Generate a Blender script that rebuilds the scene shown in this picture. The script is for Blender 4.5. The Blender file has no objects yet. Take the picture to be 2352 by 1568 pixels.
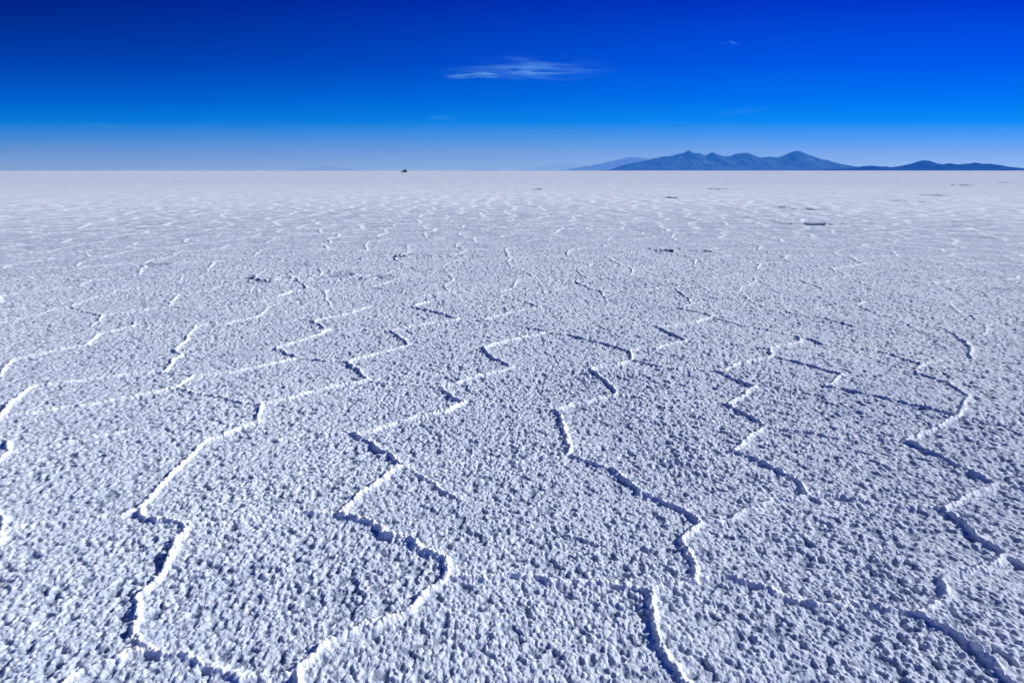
import bpy, bmesh, math, time
import numpy as np
from mathutils import Vector
T0=time.time()
sc=bpy.context.scene
sc.view_settings.view_transform='Standard'
sc.view_settings.look='None'
sc.view_settings.exposure=0
sc.view_settings.gamma=1

# ------------------------------------------------------------ camera
H=1.6
PITCH=math.radians(16.7)
F=1306.7            # focal length in survey units (20 mm on 36 mm)
cam=bpy.data.cameras.new("camera"); cam.lens=20; cam.sensor_width=36
cam.clip_start=0.05; cam.clip_end=400000
co=bpy.data.objects.new("camera",cam); sc.collection.objects.link(co)
co.location=(0,0,H); co.rotation_euler=(math.radians(90)-PITCH,0,0)
sc.camera=co

def ray(px,py):
    xc=(px-1176)/F; yc=(784-py)/F
    return (xc, math.cos(PITCH)+yc*math.sin(PITCH), -math.sin(PITCH)+yc*math.cos(PITCH))
def ground_pt(px,py):
    x,y,z=ray(px,py); t=-H/z
    return (x*t,y*t)
def at_y(px,py,Y):
    x,y,z=ray(px,py); t=Y/y
    return (x*t,Y,H+z*t)

def s2l(c):
    return tuple(((v/255)/12.92 if v/255<=0.04045 else ((v/255+0.055)/1.055)**2.4) for v in c)

# ------------------------------------------------------------ sun + sky
SUN_EL=math.radians(30); SUN_AZ=math.radians(78)   # azimuth clockwise from +Y
sd=bpy.data.lights.new("sun","SUN"); sd.energy=4.6; sd.angle=math.radians(0.5); sd.color=(1,0.995,0.955)
so=bpy.data.objects.new("sun",sd); sc.collection.objects.link(so)
dirv=Vector((math.cos(SUN_EL)*math.sin(SUN_AZ),math.cos(SUN_EL)*math.cos(SUN_AZ),math.sin(SUN_EL)))
so.rotation_euler=dirv.to_track_quat('Z','Y').to_euler(); so.location=(20,0,30)

w=bpy.data.worlds.new("World"); sc.world=w; w.use_nodes=True
nt=w.node_tree; N=nt.nodes; L=nt.links
for n in list(N): N.remove(n)
out=N.new('ShaderNodeOutputWorld'); bg=N.new('ShaderNodeBackground'); bg.inputs[1].default_value=0.1
L.new(bg.outputs[0],out.inputs[0])
sky=N.new('ShaderNodeTexSky'); sky.sky_type='NISHITA'; sky.sun_disc=False
sky.sun_elevation=SUN_EL; sky.sun_rotation=SUN_AZ; sky.altitude=3650
sky.air_density=1; sky.dust_density=0.3; sky.ozone_density=3
tc=N.new('ShaderNodeTexCoord'); nm=N.new('ShaderNodeVectorMath'); nm.operation='NORMALIZE'
L.new(tc.outputs['Generated'],nm.inputs[0])
sp=N.new('ShaderNodeSeparateXYZ'); L.new(nm.outputs[0],sp.inputs[0])
def mth(op,a,b=None):
    k=N.new('ShaderNodeMath'); k.operation=op
    for q,vv in enumerate((a,b)):
        if vv is None: continue
        if isinstance(vv,(int,float)): k.inputs[q].default_value=vv
        else: L.new(vv,k.inputs[q])
    return k.outputs[0]
x2=mth('MINIMUM',mth('MULTIPLY',sp.outputs[0],sp.outputs[0]),0.55)
zz=mth('DIVIDE',sp.outputs[2],mth('SQRT',mth('SUBTRACT',1.0,x2)))
ramp=N.new('ShaderNodeValToRGB'); cr=ramp.color_ramp
stops=[(0.0,(146,178,228)),(0.03,(116,160,229)),(0.052,(78,148,232)),(0.076,(12,132,236)),(0.11,(0,108,232)),
       (0.16,(0,80,217)),(0.245,(0,46,186)),(0.42,(0,50,165)),(0.9,(2,50,122))]
while len(cr.elements)<len(stops): cr.elements.new(0.5)
for e,(p,c) in zip(cr.elements,stops):
    e.position=p; e.color=(*s2l(c),1)
L.new(zz,ramp.inputs[0])
def mrange(a,b,c,d,src,ty='LINEAR'):
    k=N.new('ShaderNodeMapRange'); k.interpolation_type=ty
    for q,vv in enumerate((a,b,c,d)): k.inputs[q+1].default_value=vv
    L.new(src,k.inputs[0]); return k
hi=mrange(-0.65,0.65,4.6,13.0,sp.outputs[0]); lo=mrange(-0.65,0.65,8.0,10.8,sp.outputs[0]); el=mrange(0.04,0.2,0,1,sp.outputs[2],'SMOOTHSTEP')
mf=N.new('ShaderNodeMix'); L.new(el.outputs[0],mf.inputs[0]); L.new(lo.outputs[0],mf.inputs[2]); L.new(hi.outputs[0],mf.inputs[3])
m1=N.new('ShaderNodeVectorMath'); m1.operation='SCALE'
L.new(ramp.outputs[0],m1.inputs[0]); L.new(mf.outputs[0],m1.inputs['Scale'])
m2=N.new('ShaderNodeVectorMath'); m2.operation='MULTIPLY'; m2.inputs[1].default_value=(0.0,0.02,0.03)
L.new(sky.outputs[0],m2.inputs[0])
m3=N.new('ShaderNodeVectorMath'); m3.operation='ADD'
L.new(m1.outputs[0],m3.inputs[0]); L.new(m2.outputs[0],m3.inputs[1])
L.new(m3.outputs[0],bg.inputs[0])

# ------------------------------------------------------------ numpy noise
def h2(ix,iy,s):
    n=(ix.astype(np.int64)*374761393+iy.astype(np.int64)*668265263+s*974634777)&0xffffffff
    n=((n^(n>>13))*1274126177)&0xffffffff
    n=n^(n>>16)
    return ((n&0xffff).astype(np.float32))/65535.0
def vnoise(x,y,s):
    ix=np.floor(x); iy=np.floor(y); fx=x-ix; fy=y-iy
    fx=fx*fx*(3-2*fx); fy=fy*fy*(3-2*fy)
    ix=ix.astype(np.int64); iy=iy.astype(np.int64)
    a=h2(ix,iy,s);b=h2(ix+1,iy,s);c=h2(ix,iy+1,s);d=h2(ix+1,iy+1,s)
    return (a+(b-a)*fx)*(1-fy)+(c+(d-c)*fx)*fy
def lumps(x,y,cell,s,keep=1.0):
    """rounded salt nodules, 0..1"""
    gx=x/cell; gy=y/cell
    ix=np.floor(gx).astype(np.int64); iy=np.floor(gy).astype(np.int64)
    best=np.zeros(x.shape,np.float32)
    for dx in(-1,0,1):
        for dy in(-1,0,1):
            cx=ix+dx; cy=iy+dy
            jx=cx+h2(cx,cy,s); jy=cy+h2(cx,cy,s+1)
            k=h2(cx,cy,s+2)
            rad=0.48+0.45*k
            d2=((gx-jx)**2+(gy-jy)**2)/(rad*rad)
            hh=(0.4+0.6*h2(cx,cy,s+3))*np.maximum(0,1-d2)**.75
            if keep<1: hh=hh*(h2(cx,cy,s+4)<keep)
            best=np.maximum(best,hh)
    return best.astype(np.float32)
def voronoi_edge(x,y,cell,s):
    """true distance to the polygon border"""
    gx=x/cell; gy=y/cell
    ix=np.floor(gx).astype(np.int64); iy=np.floor(gy).astype(np.int64)
    f1=np.full(x.shape,99,np.float64); bx=np.zeros(x.shape); by=np.zeros(x.shape); J=[]
    for dx in(-1,0,1):
        for dy in(-1,0,1):
            cx=ix+dx; cy=iy+dy
            jx=cx+0.12+0.76*h2(cx,cy,s)-gx; jy=cy+0.12+0.76*h2(cx,cy,s+1)-gy
            d=jx*jx+jy*jy; m=d<f1
            f1=np.where(m,d,f1); bx=np.where(m,jx,bx); by=np.where(m,jy,by); J.append((jx,jy))
    e=np.full(x.shape,99.)
    for jx,jy in J:
        rx=jx-bx; ry=jy-by; ln=np.sqrt(rx*rx+ry*ry); ok=ln>1e-4; ln=np.where(ok,ln,1)
        d=((bx+jx)*.5*rx+(by+jy)*.5*ry)/ln
        e=np.where(ok,np.minimum(e,d),e)
    return np.abs(e)*cell

# ------------------------------------------------------------ ridge survey
RIDGES=[
(1.0,[(345,1485),(318,1460),(305,1415),(312,1360),(380,1300),(410,1250),(440,1210)]),
(0.8,[(440,1210),(375,1195),(330,1183),(318,1165)]),
(1.0,[(318,1165),(380,1105),(430,1055),(470,1015),(530,990),(590,970),(608,930)]),
(0.5,[(608,930),(560,925),(450,905),(410,890)]),
(1.0,[(608,930),(700,905),(780,888),(850,873),(830,855),(800,830),(870,812),(935,795),(920,775),(900,760),(980,745),(1055,733),(1000,718),(945,705),(990,690)]),
(0.55,[(440,1210),(540,1195),(640,1180),(780,1172)]),
(0.6,[(318,1165),(260,1190),(180,1195),(80,1205),(15,1215),(8,1190),(0,1170)]),
(0.5,[(15,1215),(0,1240),(-60,1260)]),
(0.6,[(345,1485),(420,1500),(500,1530),(560,1548),(670,1560)]),
(0.6,[(345,1485),(260,1520),(180,1545),(110,1590)]),
(1.1,[(670,1600),(680,1535),(760,1480),(850,1430),(940,1400),(1000,1350),(1040,1320),(1020,1285),(960,1250),(900,1225),(860,1195),(790,1175),(820,1140),(870,1105),(930,1072),(890,1045),(850,1020),(820,997),(880,980),(950,962),(1020,945),(1065,925),(1040,905),(1010,885),(1090,865),(1180,845),(1150,830),(1105,800),(1180,780),(1260,765)]),
(0.7,[(1260,765),(1300,768),(1350,780),(1445,805)]),
(0.6,[(1260,765),(1210,750),(1110,735),(1200,712),(1240,705),(1200,690)]),
(0.7,[(1040,1320),(1130,1325),(1250,1328),(1330,1345),(1410,1342),(1490,1355)]),
(0.45,[(930,1072),(1020,1065),(1100,1062),(1200,1058),(1310,1042)]),
(0.35,[(930,1072),(990,1110),(1060,1150)]),
(1.1,[(1600,1600),(1550,1520),(1520,1460),(1500,1410),(1490,1355),(1540,1340),(1600,1325),(1590,1280),(1570,1230),(1605,1200),(1580,1175),(1480,1130),(1420,1085),(1370,1060),(1305,1040),(1300,990),(1280,937),(1340,925),(1415,905),(1390,875),(1360,848),(1450,828),(1445,805),(1500,800),(1575,785),(1530,760),(1510,750),(1590,742),(1635,725),(1610,715),(1560,705),(1610,690)]),
(0.45,[(1605,1200),(1700,1175),(1780,1150),(1850,1130)]),
(0.6,[(1600,1325),(1680,1325),(1790,1360),(1900,1380),(2010,1385),(2100,1398)]),
(1.0,[(1850,1130),(1820,1090),(1770,1065),(1690,1030),(1720,1000),(1760,975),(1720,950),(1675,925),(1740,890),(1700,875),(1650,853),(1720,830),(1780,818),(1770,800),(1840,785),(1830,770)]),
(0.55,[(1450,828),(1540,845),(1650,853)]),
(0.6,[(1850,1130),(1950,1140),(2080,1155),(2170,1162)]),
(1.1,[(2380,1600),(2330,1568),(2260,1500),(2190,1450),(2100,1400),(2170,1370),(2180,1330),(2240,1310),(2310,1270),(2260,1230),(2210,1190),(2170,1162),(2230,1135),(2285,1110),(2230,1075),(2150,1040),(2080,1010),(2140,985),(2200,955),(2230,910)]),
(0.8,[(2200,955),(2110,930),(2000,905),(1900,885),(1935,860),(1850,835),(1780,818)]),
(0.7,[(2310,1270),(2360,1295),(2420,1300)]),
(0.6,[(2285,1110),(2352,1120),(2430,1135)]),
(0.6,[(2200,955),(2280,970),(2352,980),(2450,990)]),
(0.7,[(2230,910),(2180,880),(2100,855),(2125,835)]),
(0.5,[(1760,975),(1850,985),(1900,1000),(2080,1010)]),
(0.9,[(2230,825),(2225,790),(2170,755),(2090,725),(2140,715),(2140,690),(2060,675)]),
(0.5,[(2230,825),(2352,835),(2430,840)]),
(0.5,[(2125,835),(2180,825),(2230,825)]),
(0.6,[(1830,770),(1900,790),(2000,800),(2125,835)]),
(0.8,[(1765,665),(1770,685),(1805,700),(1808,715),(1900,730),(1965,750)]),
(0.5,[(1635,725),(1700,745),(1830,770)]),
(0.9,[(410,890),(440,865),(520,855),(580,845),(690,822),(635,800),(700,780),(760,757),(720,737),(790,722),(850,705)]),
(0.5,[(690,822),(800,830)]),
(0.8,[(-40,968),(0,960),(100,945),(200,930),(300,915),(410,890)]),
(0.8,[(440,865),(370,855),(410,815),(400,800),(440,765),(445,748),(520,742),(590,728),(625,700),(720,690),(742,680),(738,665)]),
(0.9,[(-20,975),(20,935),(80,885),(200,870),(330,855),(370,855)]),
(0.8,[(-30,880),(0,860),(30,825),(120,805),(200,790),(220,768),(310,748),(305,715),(400,700),(490,680)]),
(0.7,[(-30,785),(0,775),(80,760),(165,740)]),
(0.8,[(-30,728),(0,725),(100,712),(165,700),(170,690),(130,680),(110,670),(150,655),(240,640)]),
(0.9,[(-30,1070),(0,1060),(25,1035),(10,1018),(-30,1000)]),
(0.45,[(25,1035),(120,1025),(250,1000),(320,985)]),
(0.4,[(640,1010),(720,995),(820,997)]),
(0.3,[(1065,925),(1150,932),(1280,937)]),(0.25,[(1180,845),(1270,848),(1360,848)]),(0.3,[(1415,905),(1540,915),(1675,925)]),
(0.3,[(850,873),(930,880),(1010,885)]),(0.3,[(935,795),(1020,800),(1105,800)]),(0.35,[(1575,785),(1680,790),(1770,800)]),
(0.3,[(760,757),(830,757),(900,760)]),(0.35,[(445,748),(380,745),(310,748)]),(0.3,[(1055,733),(1110,735)]),
]
segs=[]
for s,pl in RIDGES:
    P=[ground_pt(*p) for p in pl]
    for a,b in zip(P[:-1],P[1:]): segs.append((s,a[0],a[1],b[0],b[1]))

# brine holes / disturbed crust: centre, half-width, half-depth (survey), roughness, darkness
PATCH=[(720,637,150,17,.5,.4),(900,588,80,9,.5,.7),(600,636,40,6,.5,1),(1060,588,50,5,.4,.4),(1545,574,55,5,.4,1),(1650,575,40,3,.35,.8),
(1860,512,65,4,.4,1),(2175,518,35,3.5,.4,1),(1830,478,40,5,.4,.9),(1540,453,24,2.2,.3,1),(1660,434,34,1.8,.3,1),
(2080,461,36,2.0,.3,1),(2140,447,26,1.7,.3,1),(2200,425,28,1.3,.3,1),(2320,419,20,1.2,.3,1),(1190,434,22,1.4,.3,1),(1235,434,12,1.3,.3,1),
(1065,441,13,1.3,.3,.9),(870,437,16,1.2,.3,.9),(345,607,42,5,.4,.6),(270,547,20,3,.4,.7),(2330,665,40,6,.4,.2),(2010,428,18,1.3,.3,1),
(1480,470,14,1.5,.3,.8),(640,560,10,2,.3,.7)]
patches=[]
for (px,py,hw,hh,ro,dk) in PATCH:
    c=ground_pt(px,py); e=ground_pt(px+hw,py); f=ground_pt(px,py-hh); n=ground_pt(px,py+hh)
    patches.append((c[0],(f[1]+n[1])/2,e[0]-c[0],(f[1]-n[1])/2,ro,dk))

# ------------------------------------------------------------ salt flat
rs=[0.0,0.3,0.55,0.75,0.85,0.93]
r=0.97
while r<400:
    rs.append(r)
    r+=max(0.0028, 0.36*r*r/(H*569.0)) if r<80 else r*0.05
while r<150000:
    rs.append(r); r*=1.35
rs.append(150000.)
R=np.array(rs,np.float64); dR=np.gradient(R)
A0=math.radians(55); dA=0.00120
th=list(np.arange(-A0,A0,dA)); last=th[-1]
n_c=60
th+=list(np.linspace(last,2*math.pi-A0,n_c+2)[1:-1])
TH=np.array(th); nT=len(TH); nR=len(R)
dTH=np.full(nT,dA); dTH[TH>A0]=(2*math.pi-2*A0)/n_c
X=(R[:,None]*np.sin(TH)[None,:]); Y=(R[:,None]*np.cos(TH)[None,:])
S=np.maximum(dR[:,None]*0.8, R[:,None]*dTH[None,:])
print("grid",nR,nT,nR*nT)
Z=np.zeros((nR,nT),np.float32); PIT=np.zeros((nR,nT),np.float32); RID=np.zeros((nR,nT),np.float32)
PIT[:]=0.12

def sm(a,b,x):
    t=np.clip((x-a)/(b-a),0,1); return t*t*(3-2*t)

CH=120
for i0 in range(0,nR,CH):
    i1=min(nR,i0+CH)
    if R[i0]>330: break
    x=X[i0:i1].astype(np.float64); y=Y[i0:i1].astype(np.float64); s=S[i0:i1]; rr=np.broadcast_to(R[i0:i1,None],x.shape)
    fade=lambda cell: np.clip(cell*1.9/s-0.35,0,1)
    z=np.zeros(x.shape)
    z+=0.010*(vnoise(x/0.45,y/0.45,11)-.5)*fade(.45)+0.02*(vnoise(x/1.7,y/1.7,12)-.5)*fade(1.7)
    n07a=vnoise(x/.05,y/.05,21)-.5; n07b=vnoise(x/.05,y/.05,23)-.5
    # warp
    wx=x+0.020*n07a+0.045*(vnoise(x/.15,y/.15,22)-.5)
    wy=y+0.020*n07b+0.045*(vnoise(x/.15,y/.15,24)-.5)
    wd=np.maximum(0.0145,s*0.50)
    near=np.zeros(x.shape)
    rmax=R[i1-1]; rmin=R[i0]
    if rmin<12:
        for (st,ax,ay,bx,by) in segs:
            ra=math.hypot(ax,ay); rb=math.hypot(bx,by)
            if min(ra,rb)-.8>rmax or max(ra,rb)+.3<rmin: continue
            m=(x>min(ax,bx)-.12)&(x<max(ax,bx)+.12)&(y>min(ay,by)-.25)&(y<max(ay,by)+.25)
            if not m.any(): continue
            qx=wx[m]; qy=wy[m]; dx=bx-ax; dy=by-ay
            t=np.clip(((qx-ax)*dx+(qy-ay)*dy)/(dx*dx+dy*dy),0,1)
            d2=(qx-ax-t*dx)**2+(qy-ay-t*dy)**2
            near[m]=np.maximum(near[m],(0.38+0.62*st)*np.exp(-d2/(wd[m]**2)))
    # procedural crust polygons outside the surveyed part
    lim=sm(6.8,8.0,rr)
    outside=np.maximum(lim, sm(math.radians(51),math.radians(53),np.abs(np.where(TH>math.pi,TH-2*math.pi,TH)))[None,:]*np.ones_like(x))
    w2x=wx+0.35*(vnoise(x/.8,y/.8,31)-.5); w2y=wy+0.35*(vnoise(x/.8,y/.8,32)-.5)
    ve=voronoi_edge(w2x,w2y,1.10,40)
    stv=0.40+0.55*vnoise(x/1.1,y/1.1,41)
    far=np.exp(-(ve/wd)**2)*stv
    rid=near*(1-lim)+far*outside
    rid*=0.85+0.3*vnoise(x/.09,y/.09,27)
    rid*=np.clip(0.35/s,0,1)
    # nodules: irregular popcorn crust with pits between
    lx=x+0.005*n07a+0.003*(vnoise(x/.012,y/.012,28)-.5); ly=y+0.005*n07b+0.003*(vnoise(x/.012,y/.012,29)-.5)
    clump=vnoise(x/.05,y/.05,51); cl2=vnoise(x/.021,y/.021,53)
    big=vnoise(x/.5,y/.5,52)
    l1=lumps(lx,ly,0.0165,60,.92)*fade(.0165)
    l2=lumps(lx+.5,ly,0.027,70,0.5)*fade(.027)
    l3=lumps(x,y+.3,0.0088,80)*fade(.0088) if rmin<4 else 0
    amp=0.75+0.5*big
    q=clump*.45+cl2*.55
    hollow=1-sm(.28,.46,q)
    z+=amp*(0.0072*l1*(.5+q)+0.0064*l2+0.0024*l3-0.0095*hollow*fade(.03)*(1-np.clip(rid*1.5,0,1)))
    if rmin>4:
        l4=lumps(x,y,0.075,90,0.6)*fade(.075)
        l5=lumps(x,y,0.17,97,0.55)*fade(.17)
        z+=0.007*l4*sm(4,9,rr)+0.008*l5*sm(9,16,rr)
    z+=rid*(0.0150+0.006*l1+0.004*l2)
    z+=sm(7,16,rr)*rid*0.006
    pit=np.clip(hollow*1.0*(1-l1*.7)*(1-l2*.7),0,1)*(1-np.clip(rid*2,0,1))*fade(.027)*0.78  # shade in the hollows between nodules, painted as darker albedo
    # coarser dark mottling, painted in for self-shadowing of relief that fades with distance
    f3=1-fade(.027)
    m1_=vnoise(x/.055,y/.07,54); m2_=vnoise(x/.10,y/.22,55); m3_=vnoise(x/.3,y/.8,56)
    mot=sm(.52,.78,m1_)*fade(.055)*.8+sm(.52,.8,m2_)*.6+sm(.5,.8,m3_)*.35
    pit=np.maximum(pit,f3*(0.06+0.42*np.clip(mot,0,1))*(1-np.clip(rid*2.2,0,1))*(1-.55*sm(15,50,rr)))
    # disturbed patches
    for (cx,cy,hx,hy,ro,dk) in patches:
        if cy+hy*1.6<rmin*0.6 or cy-hy*1.6>rmax: continue
        m=(np.abs(x-cx)<hx*1.5)&(np.abs(y-cy)<hy*1.5)
        if not m.any(): continue
        u=(x[m]-cx)/hx; v=(y[m]-cy)/hy
        mask=np.clip(1.25-np.sqrt(u*u+v*v)+0.9*(vnoise(x[m]/(hx*.35),y[m]/(hy*.6),7)-.5),0,1)
        sc_=max(0.22,cy/45)
        q=vnoise(x[m]/sc_,y[m]/(sc_*1.4),8); q2=vnoise(x[m]/(sc_*.35),y[m]/(sc_*.5),9)
        hq=(q*.65+q2*.35)
        rim=np.exp(-((hq-.50)/.06)**2)
        hole=sm(.48,.56,hq)*mask
        z[m]+=mask*ro*(0.05*rim+0.02*q2)-hole*0.05*dk
        pit[m]=np.maximum(pit[m]*(1-mask*.8),np.clip(hole*1.6,0,1)*dk)
    Z[i0:i1]=z; PIT[i0:i1]=pit; RID[i0:i1]=np.clip(rid*1.4,0,1)
Z-=0.012
Z[R>330]=0
print("heights",time.time()-T0)
V=np.empty((nR*nT,3),np.float32)
V[:,0]=X.ravel();V[:,1]=Y.ravel();V[:,2]=Z.ravel()
i=np.arange(nR-1)[:,None]; j=np.arange(nT)[None,:]; jn=(j+1)%nT
quads=np.stack([i*nT+j+0*i, i*nT+jn, (i+1)*nT+jn, (i+1)*nT+j],-1).reshape(-1,4)
quads=quads[nT:]  # skip degenerate centre ring
quads=quads[:,::-1]
me=bpy.data.meshes.new("salt_flat")
me.vertices.add(len(V)); me.vertices.foreach_set("co",V.ravel())
tri=np.stack([np.zeros(nT,int),(np.arange(nT)+1)%nT+nT,np.arange(nT)+nT],-1)[:,::-1]
nq=len(quads); nl=nq*4+nT*3
me.loops.add(nl); me.loops.foreach_set("vertex_index",np.concatenate([quads.ravel(),tri.ravel()]).astype(np.int32))
me.polygons.add(nq+nT)
ls=np.concatenate([np.arange(nq)*4,nq*4+np.arange(nT)*3]).astype(np.int32)
me.polygons.foreach_set("loop_start",ls)
me.update(calc_edges=True)
me.shade_smooth()
at=me.attributes.new("pit_shade_brine",'FLOAT','POINT'); at.data.foreach_set("value",PIT.ravel())  # albedo darkening: painted pit shade and far self-shadowing, plus real brine holes
at=me.attributes.new("ridge",'FLOAT','POINT'); at.data.foreach_set("value",RID.ravel())
salt=bpy.data.objects.new("salt_flat",me); sc.collection.objects.link(salt)
print("mesh",time.time()-T0, "normal z", me.polygons[5000].normal.z)

def newmat(name):
    m=bpy.data.materials.new(name); m.use_nodes=True
    return m,m.node_tree.nodes,m.node_tree.links,m.node_tree.nodes['Principled BSDF']
m,N,L,b=newmat("salt_crust")
b.inputs['Roughness'].default_value=0.75; b.inputs['Specular IOR Level'].default_value=0.0
tc=N.new('ShaderNodeTexCoord')
n1=N.new('ShaderNodeTexNoise'); n1.inputs['Scale'].default_value=0.9; n1.inputs['Detail'].default_value=4
L.new(tc.outputs['Object'],n1.inputs['Vector'])
r1=N.new('ShaderNodeValToRGB'); r1.color_ramp.elements[0].position=.3; r1.color_ramp.elements[1].position=.7
r1.color_ramp.elements[0].color=(.69,.74,.80,1); r1.color_ramp.elements[1].color=(.80,.835,.87,1)
L.new(n1.outputs[0],r1.inputs[0])
n2=N.new('ShaderNodeTexNoise'); n2.inputs['Scale'].default_value=45; n2.inputs['Detail'].default_value=2
L.new(tc.outputs['Object'],n2.inputs['Vector'])
r2=N.new('ShaderNodeValToRGB'); r2.color_ramp.elements[0].position=.40; r2.color_ramp.elements[1].position=.56
r2.color_ramp.elements[0].color=(.72,.78,.85,1); r2.color_ramp.elements[1].color=(1,1,1,1)
L.new(n2.outputs[0],r2.inputs[0])
mx=N.new('ShaderNodeMix'); mx.data_type='RGBA'; mx.blend_type='MULTIPLY'; mx.inputs[0].default_value=1
L.new(r1.outputs[0],mx.inputs[6]); L.new(r2.outputs[0],mx.inputs[7])
ar=N.new('ShaderNodeAttribute'); ar.attribute_name="ridge"
mx1=N.new('ShaderNodeMix'); mx1.data_type='RGBA'
L.new(ar.outputs['Fac'],mx1.inputs[0]); L.new(mx.outputs[2],mx1.inputs[6]); mx1.inputs[7].default_value=(.91,.925,.93,1)
a=N.new('ShaderNodeAttribute'); a.attribute_name="pit_shade_brine"
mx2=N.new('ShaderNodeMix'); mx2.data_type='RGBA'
L.new(a.outputs['Fac'],mx2.inputs[0]); L.new(mx1.outputs[2],mx2.inputs[6]); mx2.inputs[7].default_value=(.09,.15,.26,1)  # navy tint: shade painted into pits and far crust, also brine holes
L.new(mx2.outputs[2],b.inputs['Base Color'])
n3=N.new('ShaderNodeTexNoise'); n3.inputs['Scale'].default_value=110; n3.inputs['Detail'].default_value=3; n3.inputs['Roughness'].default_value=.65
L.new(tc.outputs['Object'],n3.inputs['Vector'])
bu2=N.new('ShaderNodeBump'); bu2.inputs['Strength'].default_value=0.8; bu2.inputs['Distance'].default_value=0.005
L.new(n3.outputs[0],bu2.inputs['Height'])
L.new(bu2.outputs[0],b.inputs['Normal'])
me.materials.append(m)

# ------------------------------------------------------------ mountains
def mountain(profile,dist,depth,base,haze,seed,name="mountain_range",rough=1.0):
    P=[at_y(p[0],p[1],dist) for p in profile]
    xs=np.array([p[0] for p in P]); zs=np.maximum(0,np.array([p[2] for p in P]))
    nx=520; ny=90
    gx=np.linspace(xs[0],xs[-1],nx); gy=np.linspace(-1,1,ny)
    GX,GY=np.meshgrid(gx,gy)
    wgx=GX+ (vnoise(GX/1500+seed,GY*3,seed)-.5)*2600*np.abs(GY)
    prof=np.interp(wgx,xs,zs)
    fine=sum((vnoise(GX/k+7,GY*depth/k*.6,seed+3+q)-.5)*k*0.13 for q,k in enumerate((1100,520,240,110)))
    spur=1-np.abs(2*vnoise(GX/800,GY*2.4,seed+9)-1)
    spur2=1-np.abs(2*vnoise(GX/330,GY*4.4,seed+10)-1)
    fall=np.clip(1-np.abs(GY),0,1)**(1.15)
    Zm=prof*fall*(1-0.6*np.abs(GY)**.5*(1-spur*.7-spur2*.3)) + fine*rough*np.clip(prof/300,0,1)*fall*(0.35+.65*np.clip(np.abs(GY)*4,0,1))
    Zm=np.maximum(Zm,0)-2
    Vv=np.stack([GX,dist+GY*depth,Zm],-1).reshape(-1,3)
    ii=np.arange(ny-1)[:,None]; jj=np.arange(nx-1)[None,:]
    q=np.stack([ii*nx+jj,ii*nx+jj+1,(ii+1)*nx+jj+1,(ii+1)*nx+jj],-1).reshape(-1,4)
    me=bpy.data.meshes.new(name); me.from_pydata(Vv.tolist(),[],q.tolist()); me.update(); me.shade_smooth()
    o=bpy.data.objects.new(name,me); sc.collection.objects.link(o)
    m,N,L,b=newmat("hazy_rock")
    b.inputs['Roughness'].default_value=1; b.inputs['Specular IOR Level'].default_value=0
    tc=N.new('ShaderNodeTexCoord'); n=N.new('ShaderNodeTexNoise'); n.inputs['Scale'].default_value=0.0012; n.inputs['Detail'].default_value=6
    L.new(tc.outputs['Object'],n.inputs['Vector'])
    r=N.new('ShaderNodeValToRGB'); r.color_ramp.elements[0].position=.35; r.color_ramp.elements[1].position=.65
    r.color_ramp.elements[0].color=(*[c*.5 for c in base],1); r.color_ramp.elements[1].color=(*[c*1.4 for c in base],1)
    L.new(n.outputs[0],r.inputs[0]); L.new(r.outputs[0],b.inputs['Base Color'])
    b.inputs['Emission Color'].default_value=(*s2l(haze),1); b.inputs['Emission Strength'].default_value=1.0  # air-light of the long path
    me.materials.append(m)
    return o
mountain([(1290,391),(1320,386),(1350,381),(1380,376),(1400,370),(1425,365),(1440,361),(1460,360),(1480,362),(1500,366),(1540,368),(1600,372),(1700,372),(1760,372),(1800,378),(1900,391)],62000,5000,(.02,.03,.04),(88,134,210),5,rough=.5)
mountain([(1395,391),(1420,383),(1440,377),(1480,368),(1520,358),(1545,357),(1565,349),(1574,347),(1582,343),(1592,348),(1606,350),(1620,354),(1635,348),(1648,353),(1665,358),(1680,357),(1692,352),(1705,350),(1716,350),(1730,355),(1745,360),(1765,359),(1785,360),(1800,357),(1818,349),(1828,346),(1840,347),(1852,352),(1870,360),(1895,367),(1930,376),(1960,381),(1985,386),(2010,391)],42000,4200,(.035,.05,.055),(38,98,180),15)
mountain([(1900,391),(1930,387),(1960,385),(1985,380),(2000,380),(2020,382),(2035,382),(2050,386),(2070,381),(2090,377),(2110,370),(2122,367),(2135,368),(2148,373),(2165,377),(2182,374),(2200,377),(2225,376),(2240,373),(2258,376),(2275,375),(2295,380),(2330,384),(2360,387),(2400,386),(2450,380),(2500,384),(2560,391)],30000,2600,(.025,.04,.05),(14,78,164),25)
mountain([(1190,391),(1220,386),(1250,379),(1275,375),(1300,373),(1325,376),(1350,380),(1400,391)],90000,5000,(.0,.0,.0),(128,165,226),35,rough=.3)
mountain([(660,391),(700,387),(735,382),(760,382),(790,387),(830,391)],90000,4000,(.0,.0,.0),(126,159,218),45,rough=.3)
mountain([(1060,391),(1090,386),(1110,383),(1130,385),(1150,391)],90000,4000,(.0,.0,.0),(133,167,224),55,rough=.3)

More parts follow.
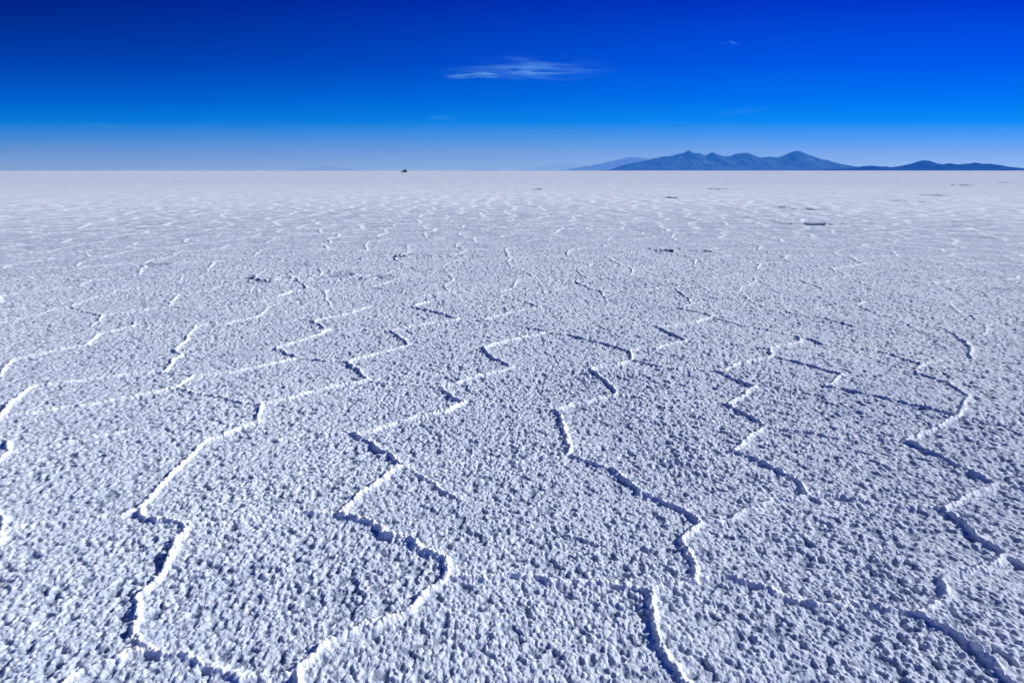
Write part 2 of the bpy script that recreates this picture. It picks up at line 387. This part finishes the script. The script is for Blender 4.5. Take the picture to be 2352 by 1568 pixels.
# ------------------------------------------------------------ cirrus clouds (thin sheets at altitude)
ALT=6000.
def cloud(px0,px1,py0,py1,dens,seed,freq=1.0,thr=.45):
    cx,cy=(px0+px1)/2,(py0+py1)/2
    def atz(px,py):
        x,y,z=ray(px,py); t=(ALT-H)/z; return x*t,y*t
    c=atz(cx,cy); e=atz(px1,cy); n=atz(cx,py1); f=atz(cx,py0)
    hx=(e[0]-c[0]); hy=abs(n[1]-f[1])/2; cyw=(n[1]+f[1])/2
    n_=24
    g=np.linspace(-1,1,n_); GX,GY=np.meshgrid(g,g)
    ZZ=60*np.sin(GX*4+seed)+50*np.sin(GY*5+seed*2)
    Vv=np.stack([GX*hx,GY*hy,ZZ],-1).reshape(-1,3)
    ii=np.arange(n_-1)[:,None]; jj=np.arange(n_-1)[None,:]
    q=np.stack([ii*n_+jj,ii*n_+jj+1,(ii+1)*n_+jj+1,(ii+1)*n_+jj],-1).reshape(-1,4)
    me=bpy.data.meshes.new("cirrus_cloud"); me.from_pydata(Vv.tolist(),[],q.tolist()); me.update(); me.shade_smooth()
    o=bpy.data.objects.new("cirrus_cloud",me); o.location=(c[0],cyw,ALT); sc.collection.objects.link(o)
    m=bpy.data.materials.new("ice_cloud"); m.use_nodes=True; N=m.node_tree.nodes; L=m.node_tree.links
    for k in list(N): N.remove(k)
    out=N.new('ShaderNodeOutputMaterial'); tr=N.new('ShaderNodeBsdfTransparent'); tl=N.new('ShaderNodeBsdfTranslucent'); tl.inputs[0].default_value=(.30,.76,.95,1)
    mix=N.new('ShaderNodeMixShader'); L.new(tr.outputs[0],mix.inputs[1]); L.new(tl.outputs[0],mix.inputs[2]); L.new(mix.outputs[0],out.inputs[0])
    tc=N.new('ShaderNodeTexCoord'); mp=N.new('ShaderNodeMapping')
    mp.inputs['Scale'].default_value=(1/hx,1/hy,0); L.new(tc.outputs['Object'],mp.inputs[0])
    ln=N.new('ShaderNodeVectorMath'); ln.operation='LENGTH'; L.new(mp.outputs[0],ln.inputs[0])
    fo=N.new('ShaderNodeMapRange'); fo.inputs[1].default_value=1.0; fo.inputs[2].default_value=0.1; L.new(ln.outputs['Value'],fo.inputs[0]); fo.interpolation_type='SMOOTHSTEP'
    mp2=N.new('ShaderNodeMapping'); mp2.inputs['Scale'].default_value=(1.5*freq/hx,3.0*freq/hy,0); mp2.inputs['Location'].default_value=(seed,seed*1.7,0); mp2.inputs['Rotation'].default_value=(0,0,.35)
    L.new(tc.outputs['Object'],mp2.inputs[0])
    n=N.new('ShaderNodeTexNoise'); n.inputs['Scale'].default_value=1; n.inputs['Detail'].default_value=9; n.inputs['Roughness'].default_value=.62; n.inputs['Distortion'].default_value=.5
    L.new(mp2.outputs[0],n.inputs['Vector'])
    r=N.new('ShaderNodeMapRange'); r.inputs[1].default_value=thr; r.inputs[2].default_value=thr+.27; r.interpolation_type='SMOOTHSTEP'; L.new(n.outputs[0],r.inputs[0])
    mu=N.new('ShaderNodeMath'); mu.operation='MULTIPLY'; L.new(fo.outputs[0],mu.inputs[0]); L.new(r.outputs[0],mu.inputs[1])
    mu2=N.new('ShaderNodeMath'); mu2.operation='MULTIPLY'; L.new(mu.outputs[0],mu2.inputs[0]); mu2.inputs[1].default_value=dens
    L.new(mu2.outputs[0],mix.inputs[0])
    me.materials.append(m)
cloud(980,1460,122,190,.34,3.1,1.0,.40)
cloud(1000,1180,160,184,.55,7.3,1.0,.42)
cloud(1130,1300,156,178,.55,9.3,1.0,.42)
cloud(970,1060,264,280,.13,2.2,1,.35)
cloud(1650,1765,242,270,.26,5.2,1.9,.45)
cloud(1640,1705,95,106,.22,8.1)
cloud(210,252,278,298,.16,4.0,.8,.28)
cloud(2265,2380,288,302,.12,6.0,1,.35)

# ------------------------------------------------------------ 4x4 vehicle
def simple(name,col,rough,metal=0):
    m,N,L,b=newmat(name)
    tc=N.new('ShaderNodeTexCoord'); n=N.new('ShaderNodeTexNoise'); n.inputs['Scale'].default_value=3; n.inputs['Detail'].default_value=5
    L.new(tc.outputs['Object'],n.inputs['Vector'])
    r=N.new('ShaderNodeValToRGB'); r.color_ramp.elements[0].color=(*[c*.8 for c in col],1); r.color_ramp.elements[1].color=(*[min(1,c*1.2) for c in col],1)
    L.new(n.outputs[0],r.inputs[0]); L.new(r.outputs[0],b.inputs['Base Color'])
    b.inputs['Roughness'].default_value=rough; b.inputs['Metallic'].default_value=metal
    return m
paint=simple("dark_paint",(.012,.013,.016),.45); glass=simple("tinted_glass",(.008,.01,.012),.2); rub=simple("tyre_rubber",(.012,.012,.012),.9)
steel=simple("wheel_steel",(.12,.12,.12),.5,.6); lug=simple("luggage_tarpaulin",(.02,.02,.025),.9); lamp=simple("lamp_glass",(.5,.5,.48),.2); redl=simple("tail_lamp",(.25,.02,.02),.3)
car=bpy.data.objects.new("off_road_car",None); sc.collection.objects.link(car)
gx,gy=ground_pt(928,396.6)
car.location=(gx,gy,-0.01); car.rotation_euler=(0,0,math.radians(8))
def addm(name,bm,mat,smooth=False):
    me=bpy.data.meshes.new(name); bm.normal_update(); bm.to_mesh(me); bm.free(); me.materials.append(mat)
    if smooth: me.shade_smooth()
    o=bpy.data.objects.new(name,me); sc.collection.objects.link(o); o.parent=car; return o
def prism(name,prof,w0,w1,zlo,zhi,mat,bev=.04):
    bm=bmesh.new()
    def wy(z): return w0+(w1-w0)*max(0,min(1,(z-zlo)/(zhi-zlo)))
    a=[bm.verts.new((x,-wy(z)/2,z)) for x,z in prof]; c=[bm.verts.new((x,wy(z)/2,z)) for x,z in prof]
    bm.faces.new(a); bm.faces.new(c[::-1])
    n=len(prof)
    for k in range(n): bm.faces.new((a[k],c[k],c[(k+1)%n],a[(k+1)%n]))
    bmesh.ops.recalc_face_normals(bm,faces=bm.faces)
    o=addm(name,bm,mat)
    if bev:
        md=o.modifiers.new("bevel",'BEVEL'); md.width=bev; md.segments=3
    return o
def arch(cx,cz,rad,a0,a1,n=9):
    return [(cx+rad*math.cos(math.radians(a0+(a1-a0)*k/(n-1))),cz+rad*math.sin(math.radians(a0+(a1-a0)*k/(n-1)))) for k in range(n)]
# front toward -X
body=[(-2.42,.62),(-2.40,.95),(-2.3,1.12),(-1.25,1.2),(-1.1,1.22),(2.28,1.22),(2.36,1.1),(2.36,.55),(1.98,.5)]+arch(1.5,.42,.48,10,170)+[(.98,.42),(-.98,.42)]+arch(-1.5,.42,.48,10,170)+[(-2.0,.5)]
prism("body",body,1.86,1.80,.5,1.22,paint)
cab=[(-1.12,1.2),(-.52,1.86),(-.35,1.92),(2.08,1.92),(2.2,1.84),(2.3,1.2)]
prism("cabin",cab,1.76,1.46,1.2,1.92,paint)
for sgn,nm_ in((-1,"left"),(1,"right")):
    for k,(x0,x1,x2,x3) in enumerate(((-.88,.1,.1,-.42),(.2,1.1,1.1,.2),(1.2,2.12,2.05,1.2))):
        bm=bmesh.new()
        def yy(z): return sgn*((1.76+(1.46-1.76)*(z-1.2)/.72)/2+.012)
        vs=[bm.verts.new((x0,yy(1.28),1.28)),bm.verts.new((x1,yy(1.28),1.28)),bm.verts.new((x2,yy(1.8),1.8)),bm.verts.new((x3,yy(1.8),1.8))]
        bm.faces.new(vs); addm(f"side_window_{nm_}_{k+1}",bm,glass)
bm=bmesh.new(); bm.faces.new([bm.verts.new(p) for p in((-1.07,-.76,1.29),(-1.07,.76,1.29),(-.6,.66,1.80),(-.6,-.66,1.80))]); addm("windscreen",bm,glass)
bm=bmesh.new(); bm.faces.new([bm.verts.new(p) for p in((2.31,-.74,1.3),(2.31,.74,1.3),(2.24,.64,1.76),(2.24,-.64,1.76))]); addm("rear_window",bm,glass)
def cyl(name,r,d,loc,mat,rot=(math.pi/2,0,0),seg=28,bev=.03):
    bm=bmesh.new(); bmesh.ops.create_cone(bm,cap_ends=True,segments=seg,radius1=r,radius2=r,depth=d)
    o=addm(name,bm,mat); o.location=loc; o.rotation_euler=rot
    md=o.modifiers.new("bevel",'BEVEL'); md.width=bev; md.segments=2; return o
for k,(x,y) in enumerate(((-1.5,-.8),(-1.5,.8),(1.5,-.8),(1.5,.8))):
    cyl(f"tyre_{k+1}",.40,.27,(x,y,.40),rub); cyl(f"wheel_rim_{k+1}",.23,.29,(x,y,.40),steel); cyl(f"hub_{k+1}",.07,.33,(x,y,.40),steel,bev=.01)
def box(name,c,s,mat,bev=.03):
    bm=bmesh.new(); bmesh.ops.create_cube(bm,size=1); bmesh.ops.scale(bm,vec=s,verts=bm.verts)
    o=addm(name,bm,mat); o.location=c
    md=o.modifiers.new("bevel",'BEVEL'); md.width=bev; md.segments=2; return o
box("front_bumper",(-2.48,0,.62),(.18,1.8,.2),steel); box("rear_bumper",(2.42,0,.6),(.16,1.78,.18),steel)
box("grille",(-2.42,0,.92),(.04,.9,.2),steel,.01); box("bonnet_scoop",(-1.75,0,1.2),(.5,.5,.08),paint)
for s_ in(-1,1):
    cyl(f"headlamp_{(s_+3)//2}",.1,.05,(-2.42,s_*.66,.92),lamp,(0,math.pi/2,0),bev=.01)
    box(f"tail_lamp_{(s_+3)//2}",(2.37,s_*.8,1.0),(.04,.12,.3),redl,.01)
    box(f"wing_mirror_{(s_+3)//2}",(-.85,s_*1.0,1.32),(.1,.2,.16),paint)
    box(f"running_board_{(s_+3)//2}",(0,s_*.9,.42),(1.7,.18,.06),steel,.01)
cyl("spare_wheel",.36,.22,(2.48,.1,1.05),rub,(0,math.pi/2,0))
for y in(-.62,.62): box(f"roof_rail_{1 if y<0 else 2}",(.8,y,2.0),(2.3,.05,.05),steel,.01)
for k,x in enumerate((-.2,.45,1.1,1.8)): box(f"rack_bar_{k+1}",(x,0,1.97),(.05,1.3,.06),steel,.01)
box("roof_luggage_1",(1.35,0,2.25),(1.1,1.15,.46),lug,.1); box("roof_luggage_2",(.35,.05,2.15),(.8,1.0,.26),lug,.08)
print("done",time.time()-T0)
